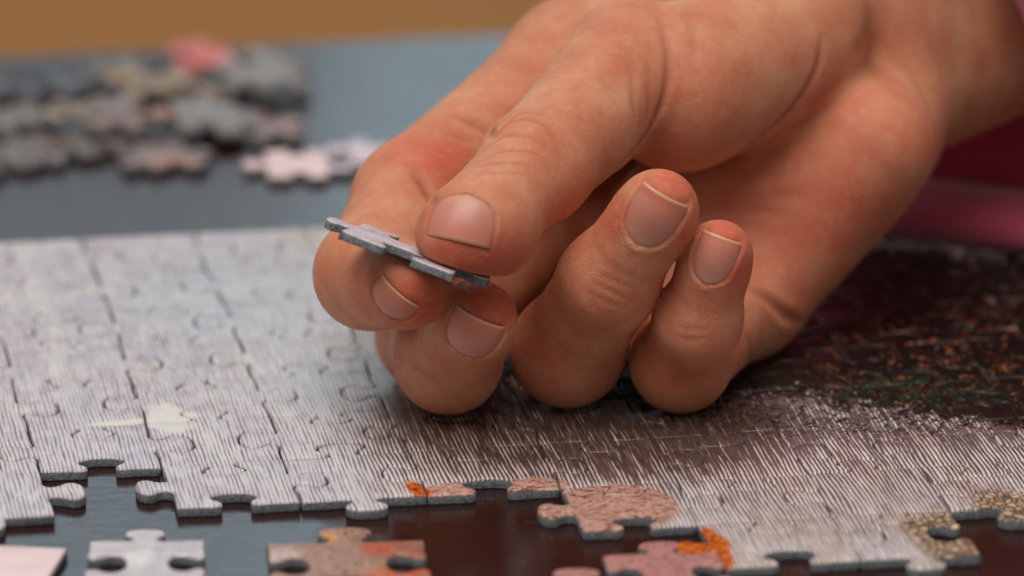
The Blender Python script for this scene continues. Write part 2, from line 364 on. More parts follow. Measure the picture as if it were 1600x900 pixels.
def loose_piece(label, edges, w, h, mat, loc, rz, seed, group=None, tilt=(0, 0), th=T_PUZ):
    """edges: bottom, right, top, left; +1 knob outwards, -1 socket, 0 straight"""
    r = random.Random(seed); a, b2 = w/2, h/2
    cs = [(-a+r.uniform(-.5, .5), -b2), (a, -b2+r.uniform(-.5, .5)), (a+r.uniform(-.5, .5), b2), (-a, b2+r.uniform(-.5, .5))]
    loop = np.concatenate([edge_curve(cs[i], cs[(i+1) % 4], -edges[i], r) for i in range(4)])
    V, Fc, mi = outline_piece(loop, th)
    o = mesh_obj('loose_puzzle_piece', V, Fc, [mat, M_CARD], None, True, mi)
    o.location = Vector(loc)*0.001; o.rotation_euler = (tilt[0], tilt[1], rz)
    tag(o, label, 'puzzle piece', group)
    return o
WHITE = loose_print('pale_striped_print', [(0.40, srgb(176, 164, 174)), (0.47, srgb(222, 218, 222)), (0.54, srgb(170, 156, 166)), (0.60, srgb(226, 224, 224))], (.12, 2.6, 1), .6, [(-1.0, 2.0, 2.2, 4, srgb(232, 230, 230))])
BROWN = loose_print('brown_speckled_print', [(0.38, srgb(64, 44, 40)), (0.46, srgb(160, 112, 94)), (0.52, srgb(206, 168, 146)), (0.57, srgb(104, 70, 54)), (0.64, srgb(196, 156, 132))], (1, 1, 1), 1.3,
                    [(7.5, 6, 6, 4, srgb(170, 96, 84)), (4.5, 7, 2.4, 2.6, srgb(206, 92, 40)), (-2.0, 11.5, 1.4, 2.2, srgb(222, 150, 60)), (7, -3, 5, 3, srgb(214, 96, 50)), (-9, 4, 3, 4, srgb(206, 190, 190))])
PINKB = loose_print('dusty_pink_print', [(0.40, srgb(134, 80, 80)), (0.47, srgb(188, 130, 126)), (0.53, srgb(210, 160, 154)), (0.6, srgb(164, 104, 100))], (1, 1, 1), 1.2)
PALEP = loose_print('pale_pink_print', [(0.35, srgb(232, 198, 200)), (0.6, srgb(240, 214, 214))], (.4, .8, 1), .3)
def flat(px, py, z=0.0):
    p = on_plane(px, py, z); return (p[0], p[1], z+.03)
FG = None
loose_piece('pale striped loose piece with knob pointing at the puzzle, front left', (1, -1, 1, -1), 16.2, 18.0, WHITE, flat(229, 896), math.radians(2.0), 3)
loose_piece('brown speckled loose piece with orange corner on the dark front tabletop', (-1, -1, 1, -1), 21.8, 19.5, BROWN, flat(544, 902), math.radians(4.5), 5)
loose_piece('dusty pink loose piece beside the orange knob of the puzzle', (1, -1, 1, -1), 16.5, 17.0, PINKB, flat(1046, 914), math.radians(7), 8)
loose_piece('plain pale pink loose piece cut off by the bottom left corner', (0, 0, 0, -1), 17.5, 19, PALEP, flat(-18, 905), math.radians(-8), 11)
loose_piece('pink loose piece barely showing its knob at the bottom edge', (0, -1, 1, -1), 18, 18, PINKB, flat(905, 962), math.radians(3), 14)
loose_piece('pale loose piece peeking in at the left edge below the puzzle', (1, 1, -1, 1), 17, 18, WHITE, flat(-140, 838), math.radians(10), 21)

GREYB = loose_print('grey_brown_print', [(0.3, srgb(54, 48, 46)), (0.5, srgb(102, 90, 84)), (0.65, srgb(150, 132, 120))], (1, 1, 1), .5)
TAN = loose_print('tan_speckled_print', [(0.3, srgb(72, 60, 50)), (0.5, srgb(142, 120, 98)), (0.65, srgb(180, 158, 132))], (1, 1, 1), .5)
CORAL = loose_print('coral_print', [(0.3, srgb(206, 92, 88)), (0.7, srgb(222, 120, 112))], (1, 1, 1), .3, [(9, -3, 6, 8, srgb(214, 190, 206))])
GREYP = loose_print('plain_grey_print', [(0.3, srgb(122, 114, 110)), (0.7, srgb(146, 138, 132))], (1, 1, 1), .3)
MAUVE = loose_print('mauve_print', [(0.3, srgb(206, 188, 204)), (0.7, srgb(222, 208, 220))], (1, 1, 1), .3)
DARKP = loose_print('charcoal_print', [(0.3, srgb(52, 50, 54)), (0.6, srgb(92, 90, 94)), (0.7, srgb(150, 140, 146))], (1, 1, 1), .45)
ROSE = loose_print('rose_tipped_print', [(0.3, srgb(92, 80, 80)), (0.6, srgb(146, 126, 122))], (1, 1, 1), .5, [(5, -3, 5, 4, srgb(196, 124, 104))])
G = 'loose puzzle pieces heaped behind the puzzle'
heap = [ # label, edges, mat, px, py, z, rot, tilt
 ('coral pink loose piece topmost at the back of the heap', (-1, 1, 1, -1), CORAL, 318, 104, 2.4, .15, (.05, .08)),
 ('plain grey loose piece at the right end of the heap beside the coral one', (1, 1, 0, -1), GREYP, 408, 118, 2.3, -.1, (.03, .10)),
 ('tan loose piece left of the coral piece in the heap', (1, -1, 1, 1), TAN, 228, 132, 2.6, .5, (.06, -.06)),
 ('tan speckled loose piece just in front of the coral piece', (-1, 1, -1, 1), TAN, 300, 150, 0.2, .2, (0, 0)),
 ('tan loose piece in the middle of the heap', (1, 1, -1, -1), TAN, 128, 190, 2.2, .7, (.07, .04)),
 ('grey brown loose piece between the two tan pieces', (-1, -1, 1, 1), ROSE, 205, 186, 2.9, 1.1, (.04, -.05)),
 ('plain grey loose piece in the middle right of the heap', (-1, 1, 1, 1), GREYP, 322, 194, 2.0, .3, (.05, .06)),
 ('rose tipped loose piece at the right front of the heap', (1, -1, 1, -1), ROSE, 396, 206, 0.3, .4, (.02, .0)),
 ('grey loose piece at the front of the heap with two knobs towards the puzzle', (1, 1, -1, 1), ROSE, 258, 252, 0.2, .12, (0, 0)),
 ('grey brown loose piece lying left of the front grey one', (-1, 1, -1, 1), GREYB, 150, 232, 0.3, -.3, (0, 0)),
 ('grey brown loose piece at the front left of the heap', (1, -1, 1, 1), GREYB, 58, 244, 0.2, .4, (0, 0)),
 ('charcoal loose piece at the back left of the heap', (1, -1, -1, 1), DARKP, 92, 132, 0.3, .2, (0, 0)),
 ('charcoal loose piece behind the tan middle piece', (-1, 1, 1, 1), DARKP, 182, 118, 0.3, .9, (0, 0)),
 ('grey brown loose piece at the left edge of the heap', (1, 1, -1, 1), GREYB, 6, 190, 0.4, .8, (0, 0)),
 ('charcoal loose piece at the left edge behind the heap', (-1, -1, 1, 1), DARKP, 18, 140, 0.3, 1.3, (0, 0)),
 ('grey brown loose piece at the far left front edge of the heap', (1, -1, 1, -1), GREYB, -6, 262, 0.3, -.2, (0, 0)),
 ('charcoal loose piece under the middle of the heap', (-1, 1, -1, 1), DARKP, 262, 214, 0.3, .6, (0, 0)),
]
for i, (lb, ed, mt, px, py, z, rz, tl) in enumerate(heap):
    loose_piece(lb, ed, 11.4+1.3*math.sin(i*2.1), 13.0, mt, flat(px, py, z*1.2), rz+.9*math.sin(i*3.7), 40+i, G, (tl[0]*1.8, tl[1]*1.8))
loose_piece('blush pink loose piece lying apart to the right of the heap', (-1, 1, -1, 1), 10.5, 15, PALEP, flat(463, 268, 0), .06, 70, 'pair of joined loose pieces beside the heap')
loose_piece('mauve loose piece joined to the blush pink one behind the index finger', (-1, 1, 1, -1), 11.5, 14, MAUVE, flat(565, 258, 0), .06, 71, 'pair of joined loose pieces beside the heap')

# ------------------------------------------------------------------ the piece held between thumb, index and middle finger
cam_basis = np.stack([RGT, UPV, -FWD], 1)                     # picture right / picture up / towards the viewer
pu = cam_basis @ np.array([.945, -.328, 0.0]); pu /= np.linalg.norm(pu)
pn = cam_basis @ np.array([.325, .93, .15]); pn -= pu*np.dot(pu, pn); pn /= np.linalg.norm(pn)
pv = np.cross(pn, pu)                                         # away from the viewer
HC = PX(623, 396, 30)                                         # centre of its underside
M_HELD = loose_print('held_piece_print', [(0.3, srgb(110, 96, 106)), (0.45, srgb(196, 184, 194)), (0.6, srgb(216, 206, 212)), (0.72, srgb(140, 116, 120))], (.5, 2.2, 1), .9)
r = random.Random(5)
cs = [(-8.4, -6.4), (9.2, -8.8), (8.8, 7.0), (-6.8, 7.8)]
ed = (-1, 1, -1, 1)
loop = np.concatenate([edge_curve(cs[i], cs[(i+1) % 4], -ed[i], r) for i in range(4)])
loop = loop+np.array([[r.uniform(-.05, .05), r.uniform(-.05, .05)] for _ in loop])
V, Fc, mi = outline_piece(loop, 1.3, bev=.2)
V = np.array(V); V[:, 2] += np.array([r.uniform(-.05, .05) for _ in V])*(V[:, 2] < .2)
held = mesh_obj('held_puzzle_piece', V, Fc, [M_HELD, M_CARD], None, True, mi)
rot_in = math.radians(-4)
hu = pu*math.cos(rot_in)+pv*math.sin(rot_in); hv = np.cross(pn, hu)
held.matrix_world = Matrix([[hu[0], hv[0], pn[0], HC[0]*.001], [hu[1], hv[1], pn[1], HC[1]*.001], [hu[2], hv[2], pn[2], HC[2]*.001], [0, 0, 0, 1]])
tag(held, 'puzzle piece seen edge on, pinched between thumb and fingertips', 'puzzle piece')

# ------------------------------------------------------------------ the hand: rounded cones blended into one skin
def cone(p, a, b, ra, rb):
    """signed distance to a tapered capsule"""
    ba = b-a; L = np.linalg.norm(ba); t = ((p-a) @ ba)/(L*L)
    sl = (ra-rb)/L; 
    q = p-a-np.outer(t, ba); dperp = np.sqrt(np.einsum('ij,ij->i', q, q))
    tt = np.clip(t + dperp*sl/L/max(math.sqrt(max(1-sl*sl, .05)), .2), 0, 1)
    c = a+np.outer(tt, ba); d = p-c
    return np.sqrt(np.einsum('ij,ij->i', d, d)) - (ra+(rb-ra)*tt)
def ball(p, c, r_): return np.linalg.norm(p-c, axis=1)-r_
def ellip(p, c, ax, rad):
    q = (p-c) @ ax; k0 = np.linalg.norm(q/rad, axis=1); k1 = np.linalg.norm(q/(np.array(rad)**2), axis=1)
    return k0*(k0-1)/np.maximum(k1, 1e-6)
def smin(a, b, k):
    h = np.maximum(k-np.abs(a-b), 0)/k
    return np.minimum(a, b)-h*h*k*.25
def smax(a, b, k): return -smin(-a, -b, k)
def sstep(x, lo, hi):
    t = np.clip((x-lo)/(hi-lo), 0, 1); return t*t*(3-2*t)

J = dict(
 T0=PX(1215, 30, -34), T1=PX(985, 112, -8), T2=PX(835, 263, 15), T3=PX(750, 350, 32),
 I0=PX(900, 108, -34), I1=PX(650, 318, -7), I2=PX(579, 428, 11), I3=PX(634, 447, 25),
 M0=PX(950, 268, -50), M1=PX(680, 520, -8), M2=PX(701, 561, 8), M3=PX(744, 503, 22),
 R0=PX(1060, 345, -32), R1=PX(887, 546, 2), R2=PX(951, 438, 17), R3=PX(1029, 326, 26),
 L0=PX(1150, 470, -24), L1=PX(1063, 566, 4), L2=PX(1091, 500, 15), L3=PX(1123, 396, 22),
)
def chain(p, names, radii, k=2.5):
    d = None
    for i in range(len(names)-1):
        a, b = J[names[i]], J[names[i+1]]; mid = (a+b)/2; rm = (radii[i]+radii[i+1])/2*(.972 if i < len(names)-2 else .985)
        c = np.minimum(cone(p, a, mid, radii[i], rm), cone(p, mid, b, rm, radii[i+1]))
        d = c if d is None else smin(d, c, k)
    return d
def hand_sdf(p):
    # palm: metacarpals, thenar and hypothenar pads, wrist, forearm
    palm = cone(p, J['I0'], PX(1375, 45, -48), 9.8, 12)
    for a, b, ra, rb in ((J['M0'], PX(1380, 90, -50), 9.6, 11.5), (J['R0'], PX(1385, 140, -47), 9.2, 10.8), (J['L0'], PX(1368, 208, -36), 8.6, 10.5)):
        palm = smin(palm, cone(p, a, b, ra, rb), 7)
    palm = smin(palm, cone(p, PX(1190, 430, -28), PX(1362, 226, -25), 8.2, 10.0), 5)          # hypothenar
    palm = smin(palm, cone(p, PX(1120, 330, -27), PX(1300, 250, -29), 8.0, 9.5), 7)           # hollow of the palm
    arm = cone(p, PX(1425, 78, -56), PX(1760, -84, -78), 16.3, 18.3)
    arm = smin(arm, cone(p, PX(1385, -50, -55), PX(1700, -205, -77), 15.5, 18.5), 10)
    palm = smin(palm, arm, 3.0)
    thenar = cone(p, PX(1062, 138, -10), PX(1225, 66, -25), 12.6, 12.4)
    palm = smin(palm, thenar, 3.2)
    palm = smin(palm, cone(p, PX(1130, -20, -30), PX(1330, 10, -44), 13, 13), 7)
    # first web
    palm = smin(palm, cone(p, PX(960, 90, -26), PX(1120, 60, -26), 8.5, 11), 6)
    d = palm
    for nm, rad in (('I', (10.2, 9.4, 7.9, 6.3)), ('M', (8.4, 8.5, 7.6, 5.9)), ('R', (9.2, 8.1, 7.1, 5.75)), ('L', (8.5, 7.0, 6.1, 4.9))):
        f = chain(p, [nm+str(i) for i in range(4)], rad)
        a, b = J[nm+'2'], J[nm+'3']; ax = (b-a)/np.linalg.norm(b-a)
        prev = (J[nm+'2']-J[nm+'1']); dors = prev-ax*np.dot(prev, ax); dors /= np.linalg.norm(dors)       # back of the fingertip
        pad = b-ax*2.6-dors*1.0
        f = smin(f, ball(p, pad, rad[3]*1.02), 2)
        if nm == 'I':
            under = (p-HC) @ pn + 0.1
            near = sstep(np.linalg.norm(p-J['I3'], axis=1), 12, 7)
            f = np.where(near > 0, f*(1-near)+near*smax(f, under, 1.5), f)
        if nm == 'M':
            under = (p-HC) @ pn + 0.1
            near = sstep(np.linalg.norm(p-J['M3'], axis=1), 12, 7)
            f = np.where(near > 0, f*(1-near)+near*smax(f, under, 1.5), f)
        base = sstep(np.linalg.norm(p-J[nm+'0'], axis=1), 27, 12)
        d = smin(d, f, .45+5.0*base)
    th = chain(p, ['T1', 'T2', 'T3'], (10.9, 7.9, 7.1), 3)
    ax = (J['T3']-J['T2']); ax /= np.linalg.norm(ax)
    th = smin(smin(th, ball(p, PX(757, 362, 30), 7.2), 3), ball(p, PX(709, 374, 33.5), 5.3), 4)                                          # pulp of the thumb
    over = 1.5-(p-HC) @ pn
    near = sstep(np.linalg.norm(p-J['T3'], axis=1), 13, 8)
    th = np.where(near > 0, th*(1-near)+near*smax(th, over, 1.5), th)
    base = sstep(np.linalg.norm(p-J['T1'], axis=1), 26, 12)
    d = smin(d, th, .4+2.2*base)
    return d

def surface_nets(fn, lo, hi, h):
    lo = np.array(lo); nb = np.ceil((np.array(hi)-lo)/h/4).astype(int); n = nb*4
    g = np.stack(np.meshgrid(*[lo[i]+(np.arange(nb[i])*4+1.5)*h for i in range(3)], indexing='ij'), -1).reshape(-1, 3)
    dc = fn(g).reshape(nb)
    D = np.repeat(np.repeat(np.repeat(dc, 4, 0), 4, 1), 4, 2).astype(np.float32)
    A = np.repeat(np.repeat(np.repeat(np.abs(dc) < 4.6*h, 4, 0), 4, 1), 4, 2)
    idx = np.argwhere(A)
    for s in range(0, len(idx), 200000):
        ii = idx[s:s+200000]; D[ii[:, 0], ii[:, 1], ii[:, 2]] = fn(lo+ii*h)
    S = D < 0
    cell = np.zeros(np.array(n)-1, np.int8)
    for dx in (0, 1):
        for dy in (0, 1):
            for dz in (0, 1): cell += S[dx:n[0]-1+dx, dy:n[1]-1+dy, dz:n[2]-1+dz]
    actc = (cell > 0) & (cell < 8); ci = np.argwhere(actc)
    vid = -np.ones(actc.shape, np.int64); vid[actc] = np.arange(len(ci))
    acc = np.zeros((len(ci), 3)); cnt = np.zeros(len(ci))
    corners = [(a, b, c) for a in (0, 1) for b in (0, 1) for c in (0, 1)]
    for a in corners:
        for b in corners:
            if sum(abs(a[i]-b[i]) for i in range(3)) == 1 and a < b:
                da = D[ci[:, 0]+a[0], ci[:, 1]+a[1], ci[:, 2]+a[2]]; db = D[ci[:, 0]+b[0], ci[:, 1]+b[1], ci[:, 2]+b[2]]
                m = (da < 0) != (db < 0); t = np.where(m, da/np.where(m, da-db, 1), 0)
                pt = np.array(a)+t[:, None]*(np.array(b)-np.array(a)); acc[m] += pt[m]; cnt[m] += 1
    verts = lo+(ci+acc/cnt[:, None])*h
    quads = []
    for ax in range(3):
        sl0 = [slice(None)]*3; sl1 = [slice(None)]*3; sl0[ax] = slice(0, n[ax]-1); sl1[ax] = slice(1, n[ax])
        ch = S[tuple(sl0)] != S[tuple(sl1)]; e = np.argwhere(ch)
        b, c = (ax+1) % 3, (ax+2) % 3
        e = e[(e[:, b] > 0) & (e[:, c] > 0) & (e[:, b] < n[b]-1) & (e[:, c] < n[c]-1)]
        ins = S[tuple(e.T)]
        def v(ob, oc):
            q = e.copy(); q[:, b] += ob; q[:, c] += oc; return vid[tuple(q.T)]
        q4 = np.stack([v(-1, -1), v(0, -1), v(0, 0), v(-1, 0)], 1)
        q4[~ins] = q4[~ins][:, ::-1]; quads.append(q4)
    Q = np.concatenate(quads); return verts, Q[(Q >= 0).all(1)]

corn = np.array([PX(480, 650, 45), PX(480, -330, -95), PX(1800, 650, -20), PX(1800, -330, -95), PX(480, 300, 45), PX(600, -330, 0)])
lo = corn.min(0); hi = corn.max(0); lo[2] = max(lo[2], -2)
STEP = 0.45
HV, HQ = surface_nets(hand_sdf, lo, hi, STEP)
# trim what lies far along the forearm inside the sleeve
def normals_of(Vv, Q):
    a = Vv[Q[:, 2]]-Vv[Q[:, 0]]; b = Vv[Q[:, 3]]-Vv[Q[:, 1]]; fnm = np.cross(a, b)
    nn = np.zeros_like(Vv)
    for k in range(4): np.add.at(nn, Q[:, k], fnm)
    return nn/np.maximum(np.linalg.norm(nn, axis=1)[:, None], 1e-9)
def relax(Vv, Q, it=2, f=.5):
    for _ in range(it):
        s = np.zeros_like(Vv); c = np.zeros(len(Vv))
        for k in range(4):
            for o in (1, 3):
                np.add.at(s, Q[:, k], Vv[Q[:, (k+o) % 4]]); np.add.at(c, Q[:, k], 1)
        Vv = Vv+f*(s/np.maximum(c, 1)[:, None]-Vv)
    return Vv
HV = relax(HV, HQ, 3)
HN = normals_of(HV, HQ)
bvh = BVHTree.FromPolygons([tuple(v) for v in HV], [tuple(int(i) for i in q) for q in HQ])
def hit(px, py):
    d = FWD+RGT*((px-800)/F_PX)+UPV*((450-py)/F_PX); d /= np.linalg.norm(d)
    r_ = bvh.ray_cast(Vector(CAM), Vector(d))
    return (np.array(r_[0]), np.array(r_[1])) if r_[0] is not None else (None, None)
disp = np.zeros(len(HV)); redn = np.zeros(len(HV)); crea = np.zeros(len(HV))

# ---- fingernails: plates that follow the fingertip, set in a shallow bed with a fold around it
M_NAIL, nt, b = new_mat('fingernail')
at_ = N(nt, 'ShaderNodeAttribute', attribute_name='tip')
tc = N(nt, 'ShaderNodeTexCoord')
ng = N(nt, 'ShaderNodeTexNoise', inp={0: tc.outputs['Object'], 2: 320.0, 3: 2.0})
cN = ramp(nt, at_.outputs['Fac'], [(0.0, srgb(222, 168, 146)), (0.16, srgb(214, 150, 130)), (0.3, srgb(210, 136, 116)), (0.6, srgb(208, 130, 110)), (0.88, srgb(210, 122, 98)), (0.95, srgb(212, 136, 106)), (0.98, srgb(220, 166, 132)), (1.0, srgb(222, 172, 140))])
cN = mixc(nt, math_(nt, 'MULTIPLY', ng.outputs[0], .35), cN, srgb(206, 150, 136))
nt.links.new(cN, b.inputs['Base Color']); b.inputs['Roughness'].default_value = 0.38
b.inputs['Subsurface Weight'].default_value = .25; b.inputs['Subsurface Scale'].default_value = 0.0012; b.inputs['Subsurface Radius'].default_value = (1, .4, .25)
b.inputs['Coat Weight'].default_value = 0.05; b.inputs['Coat Roughness'].default_value = .25
nails = []
def half_width(y, W, L):
    """half width of the plate at height y in [-L/2 (root) .. L/2 (free edge)]"""
    u = (y+L/2)/L
    root = np.sqrt(np.clip(1-(1-np.clip(u/.68, 0, 1))**2.2, 0, 1))
    return W/2*(0.10+0.90*root)*(1-.05*np.clip((u-.8)/.2, 0, 1))
def add_nail(px, py, tx, ty, W, L, label):
    global disp, crea
    c, nrm = hit(px, py)
    t = RGT*tx-UPV*ty; t -= nrm*np.dot(t, nrm); t /= np.linalg.norm(t)
    l = np.cross(nrm, t); l /= np.linalg.norm(l)
    if np.dot(l, UPV*1.0+RGT*0) < 0 and label != 'thumb': l, t = -l, -t
    if label == 'thumb' and np.dot(l, UPV) > 0: l, t = -l, -t
    # bed and fold pressed into the skin
    q = HV-c; m = np.linalg.norm(q, axis=1) < W*1.35
    m &= (HN @ nrm) > -.15
    x, y, z = q[m] @ t, q[m] @ l, q[m] @ nrm
    # arc length across the curved back
    R = W*.62; xa = R*np.arcsin(np.clip(x/R, -1, 1)); xa = np.where(np.abs(x) >= R, np.sign(x)*(R*1.5708+np.abs(z)*.3), xa)
    hw = half_width(np.clip(y, -L/2, L/2), W, L)
    side = np.abs(xa)-hw
    sd = np.where(y > L/2, np.maximum(y-L/2, side), np.where(y < -L/2, np.hypot(np.maximum(np.abs(xa)-hw, 0), -L/2-y), side))
    inside = sstep(sd, .35, -.35)
    fold = np.exp(-((sd-.75)/.55)**2)*sstep(y, L*.52, L*.25)
    gro = np.exp(-((sd-.02)/.32)**2)
    lip = np.exp(-((y-L/2-.25)/.35)**2)*sstep(np.abs(xa), W*.55, W*.4)
    disp[m] += -.40*inside + .16*fold - .16*gro*sstep(y, L*.5, L*.3) - .20*lip
    crea[m] = np.maximum(crea[m], gro*.45)
    # plate
    nu, nv = 15, 17; Vn, Fn, tip = [], [], []
    for j in range(nv):
        v_ = j/(nv-1); y_ = -L/2+L*v_
        for i in range(nu):
            u_ = -1+2*i/(nu-1)
            arch = 0.04*W*(1-u_*u_)*sstep(np.array([v_]), .6, 1)[0]
            xa_ = u_*half_width(np.array([y_]), W, L)[0]; yy = y_+arch
            x_ = R*math.sin(xa_/R)
            o = c+t*x_+l*yy
            best = None
            r_ = bvh.ray_cast(Vector(o+nrm*6), Vector(-nrm))
            zz = np.dot(np.array(r_[0])-c, nrm) if r_[0] is not None else -R*(1-math.cos(xa_/R))
            zc = -R*(1-math.cos(min(abs(xa_)/R, 1.5)))*.92
            zz = max(zz, zc-1.2)*.55+zc*.45
            lift = -.04+.06*v_ - .34*abs(u_)**4 - .40*(1-v_)**5
            Vn.append(o+nrm*(zz+lift)); tip.append(v_)
    top = len(Vn)
    for k in range(top): Vn.append(Vn[k]-nrm*.24); tip.append(tip[k])
    for j in range(nv-1):
        for i in range(nu-1):
            a = j*nu+i; Fn.append((a, a+1, a+nu+1, a+nu)); Fn.append((top+a, top+a+nu, top+a+nu+1, top+a+1))
    edge = [i for i in range(nu)]+[j*nu+nu-1 for j in range(1, nv)]+[(nv-1)*nu+i for i in range(nu-2, -1, -1)]+[j*nu for j in range(nv-2, 0, -1)]
    for k in range(len(edge)):
        a, b_ = edge[k], edge[(k+1) % len(edge)]; Fn.append((a, top+a, top+b_, b_))
    nails.append((Vn, Fn, tip, label))
add_nail(721, 336, 97, 26, 11.0, 6.6, 'thumb')
add_nail(608, 477, 64, 57, 8.4, 4.2, 'index')
add_nail(734, 532, 86, 43, 9.0, 6.2, 'middle')
add_nail(1016, 349, 70, 40, 8.6, 8.4, 'ring')
add_nail(1113, 410, 72, 25, 6.9, 7.2, 'little')

# ---- skin folds: (picture places along the fold, width mm, depth mm)
def resample(pts, n=26):
    c = catmull(pts, 8); s = np.concatenate([[0], np.cumsum(np.linalg.norm(np.diff(c, axis=0), axis=1))])
    return np.stack([np.interp(np.linspace(0, s[-1], n), s, c[:, k]) for k in range(2)], 1)
def fold(pts, width, depth, rim=.35, red=.6):
    global disp
    P3 = [h for h in (hit(*q)[0] for q in resample(pts)) if h is not None]
    if len(P3) < 3: return
    P3 = np.array(P3); L = len(P3)
    m = np.where((HV > P3.min(0)-4*width).all(1) & (HV < P3.max(0)+4*width).all(1))[0]
    q = HV[m]; best = np.full(len(m), 1e9); par = np.zeros(len(m))
    for i in range(L-1):
        ab = P3[i+1]-P3[i]
        if np.linalg.norm(ab) > 4: continue
        t = np.clip(((q-P3[i]) @ ab)/max(ab @ ab, 1e-9), 0, 1)
        d = np.linalg.norm(q-P3[i]-np.outer(t, ab), axis=1); u = d < best
        best[u] = d[u]; par[u] = (i+t[u])/(L-1)
    env = np.sin(np.clip(par, .02, .98)*math.pi)**.5
    g = np.exp(-(best/width)**2)
    disp[m] += env*(-depth*g+depth*rim*np.exp(-((best-2.0*width)/(1.1*width))**2))
    crea[m] = np.maximum(crea[m], env*np.exp(-(best/(width*1.2))**2)*red)
# thumb knuckle
fold([(752, 238), (785, 214), (830, 214), (858, 232)], .5, .19)
fold([(762, 222), (800, 190), (845, 192), (872, 222)], .5, .20)
fold([(748, 250), (790, 236), (838, 240), (862, 262)], .45, .14)
fold([(742, 262), (790, 254), (845, 262)], .45, .11)
fold([(780, 205), (815, 178), (850, 180)], .45, .10)
fold([(740, 276), (775, 270), (820, 274)], .4, .08)
# base of the thumb and the mound
fold([(1028, 20), (1042, 70), (1043, 130), (1028, 180), (1000, 225), (962, 262)], .6, .6, .05, .9)
fold([(985, 105), (988, 150), (992, 190)], .6, .10); fold([(1008, 90), (1014, 140), (1010, 190)], .6, .11)
fold([(1070, 20), (1082, 60), (1080, 100)], .7, .08)
fold([(1285, 60), (1278, 105), (1250, 155), (1200, 205), (1140, 245), (1075, 268)], .75, .8, .08, 1.0)
fold([(1320, 150), (1280, 180), (1220, 205), (1160, 240)], .7, .2, .1)
fold([(1110, 318), (1170, 322), (1230, 338)], .9, .2); fold([(1120, 300), (1190, 306), (1260, 300)], .9, .16)
# heel of the hand / wrist
fold([(1372, 70), (1420, 110), (1450, 160), (1464, 210), (1462, 250)], 1.2, .22, .2, .4)
fold([(1330, 90), (1350, 60), (1360, 20)], 1.2, .15)
fold([(1176, 452), (1205, 472), (1228, 494), (1252, 505)], .9, .7)
fold([(1160, 500), (1172, 540), (1168, 575)], .8, .4)
# index finger
fold([(712, 180), (738, 190), (760, 203), (778, 216)], .8, .65, .1, 1.0)
fold([(640, 262), (655, 278), (668, 300), (680, 322)], .8, .65, .1, 1.0)
fold([(690, 200), (715, 212), (745, 220)], .8, .25)
# ring and little: back of the last joint
fold([(922, 440), (950, 452), (985, 470)], .42, .12); fold([(930, 425), (960, 440), (998, 452)], .42, .09); fold([(915, 455), (945, 468), (975, 482)], .42, .08)
fold([(1052, 522), (1080, 530), (1108, 528)], .42, .11); fold([(1058, 508), (1085, 515), (1112, 512)], .4, .08)
fold([(640, 560), (665, 585), (690, 600)], .6, .12)

# ---- redder skin: fingertips, knuckles, heel of the palm
def flush(px, py, rad, amt):
    p3, _ = hit(px, py)
    if p3 is None: return
    d = np.linalg.norm(HV-p3, axis=1); np.maximum(redn, amt*np.exp(-(d/rad)**2), out=redn)
for a in ((720, 400, 8, .9), (800, 400, 8, .6), (660, 470, 6, .9), (770, 470, 6, .95), (1050, 285, 6, .85), (1075, 360, 4, .8), (1140, 358, 5, .9), (1158, 430, 5, .8), (960, 330, 5, .6),
          (1370, 215, 18, .5), (1310, 330, 16, .6), (1230, 420, 13, .55), (1180, 330, 12, .5), (800, 300, 6, .25), (640, 230, 9, .6), (700, 250, 8, .7), (560, 470, 9, .5), (680, 590, 8, .4), (870, 570, 8, .4), (1060, 590, 7, .45),
          (1150, 560, 8, .5), (1120, 180, 14, .35), (1020, 170, 7, .3), (880, 330, 7, .5)):
    flush(*a)
HV2 = HV+HN*disp[:, None]

M_SKIN, nt, b = new_mat('skin')
a_red = N(nt, 'ShaderNodeAttribute', attribute_name='flush'); a_cr = N(nt, 'ShaderNodeAttribute', attribute_name='fold')
tc = N(nt, 'ShaderNodeTexCoord')
def nzs(s, d=4): return N(nt, 'ShaderNodeTexNoise', inp={0: tc.outputs['Object'], 2: s, 3: d, 4: .6}).outputs[0]
base = ramp(nt, nzs(120, 6), [(0.34, srgb(200, 124, 92)), (0.5, srgb(210, 140, 106)), (0.66, srgb(218, 158, 122))])
base = mixc(nt, smooth(nt, nzs(260, 3), .48, .72, 0, .38), base, srgb(206, 114, 88))
base = mixc(nt, smooth(nt, math_(nt, 'ADD', a_red.outputs['Fac'], math_(nt, 'MULTIPLY', math_(nt, 'SUBTRACT', nzs(150), .5), .5)), .05, .95, 0, .75), base, srgb(206, 90, 66))
base = mixc(nt, smooth(nt, nzs(900, 3), .50, .75, 0, .30), base, srgb(224, 170, 138))
base = mixc(nt, math_(nt, 'MULTIPLY', a_cr.outputs['Fac'], .45), base, srgb(158, 70, 46))  # folds redder, with crease shade painted into the skin colour
nt.links.new(base, b.inputs['Base Color'])
b.inputs['Subsurface Weight'].default_value = 0.5; b.inputs['Subsurface Radius'].default_value = (1.0, .36, .2); b.inputs['Subsurface Scale'].default_value = 0.0026
b.inputs['Roughness'].default_value = 0.52; b.inputs['IOR'].default_value = 1.42
v1 = N(nt, 'ShaderNodeTexVoronoi', feature='DISTANCE_TO_EDGE', inp={0: N(nt, 'ShaderNodeMapping', inp={0: tc.outputs['Object'], 2: (.4, .3, .75), 3: (1, 2.2, 1.3)}).outputs[0], 2: 1300.0})
lines = smooth(nt, v1.outputs['Distance'], 0.0, .14)
hh = math_(nt, 'ADD', math_(nt, 'MULTIPLY', lines, .35), math_(nt, 'ADD', math_(nt, 'MULTIPLY', nzs(700, 4), .8), math_(nt, 'MULTIPLY', nzs(220, 3), 1.3)))
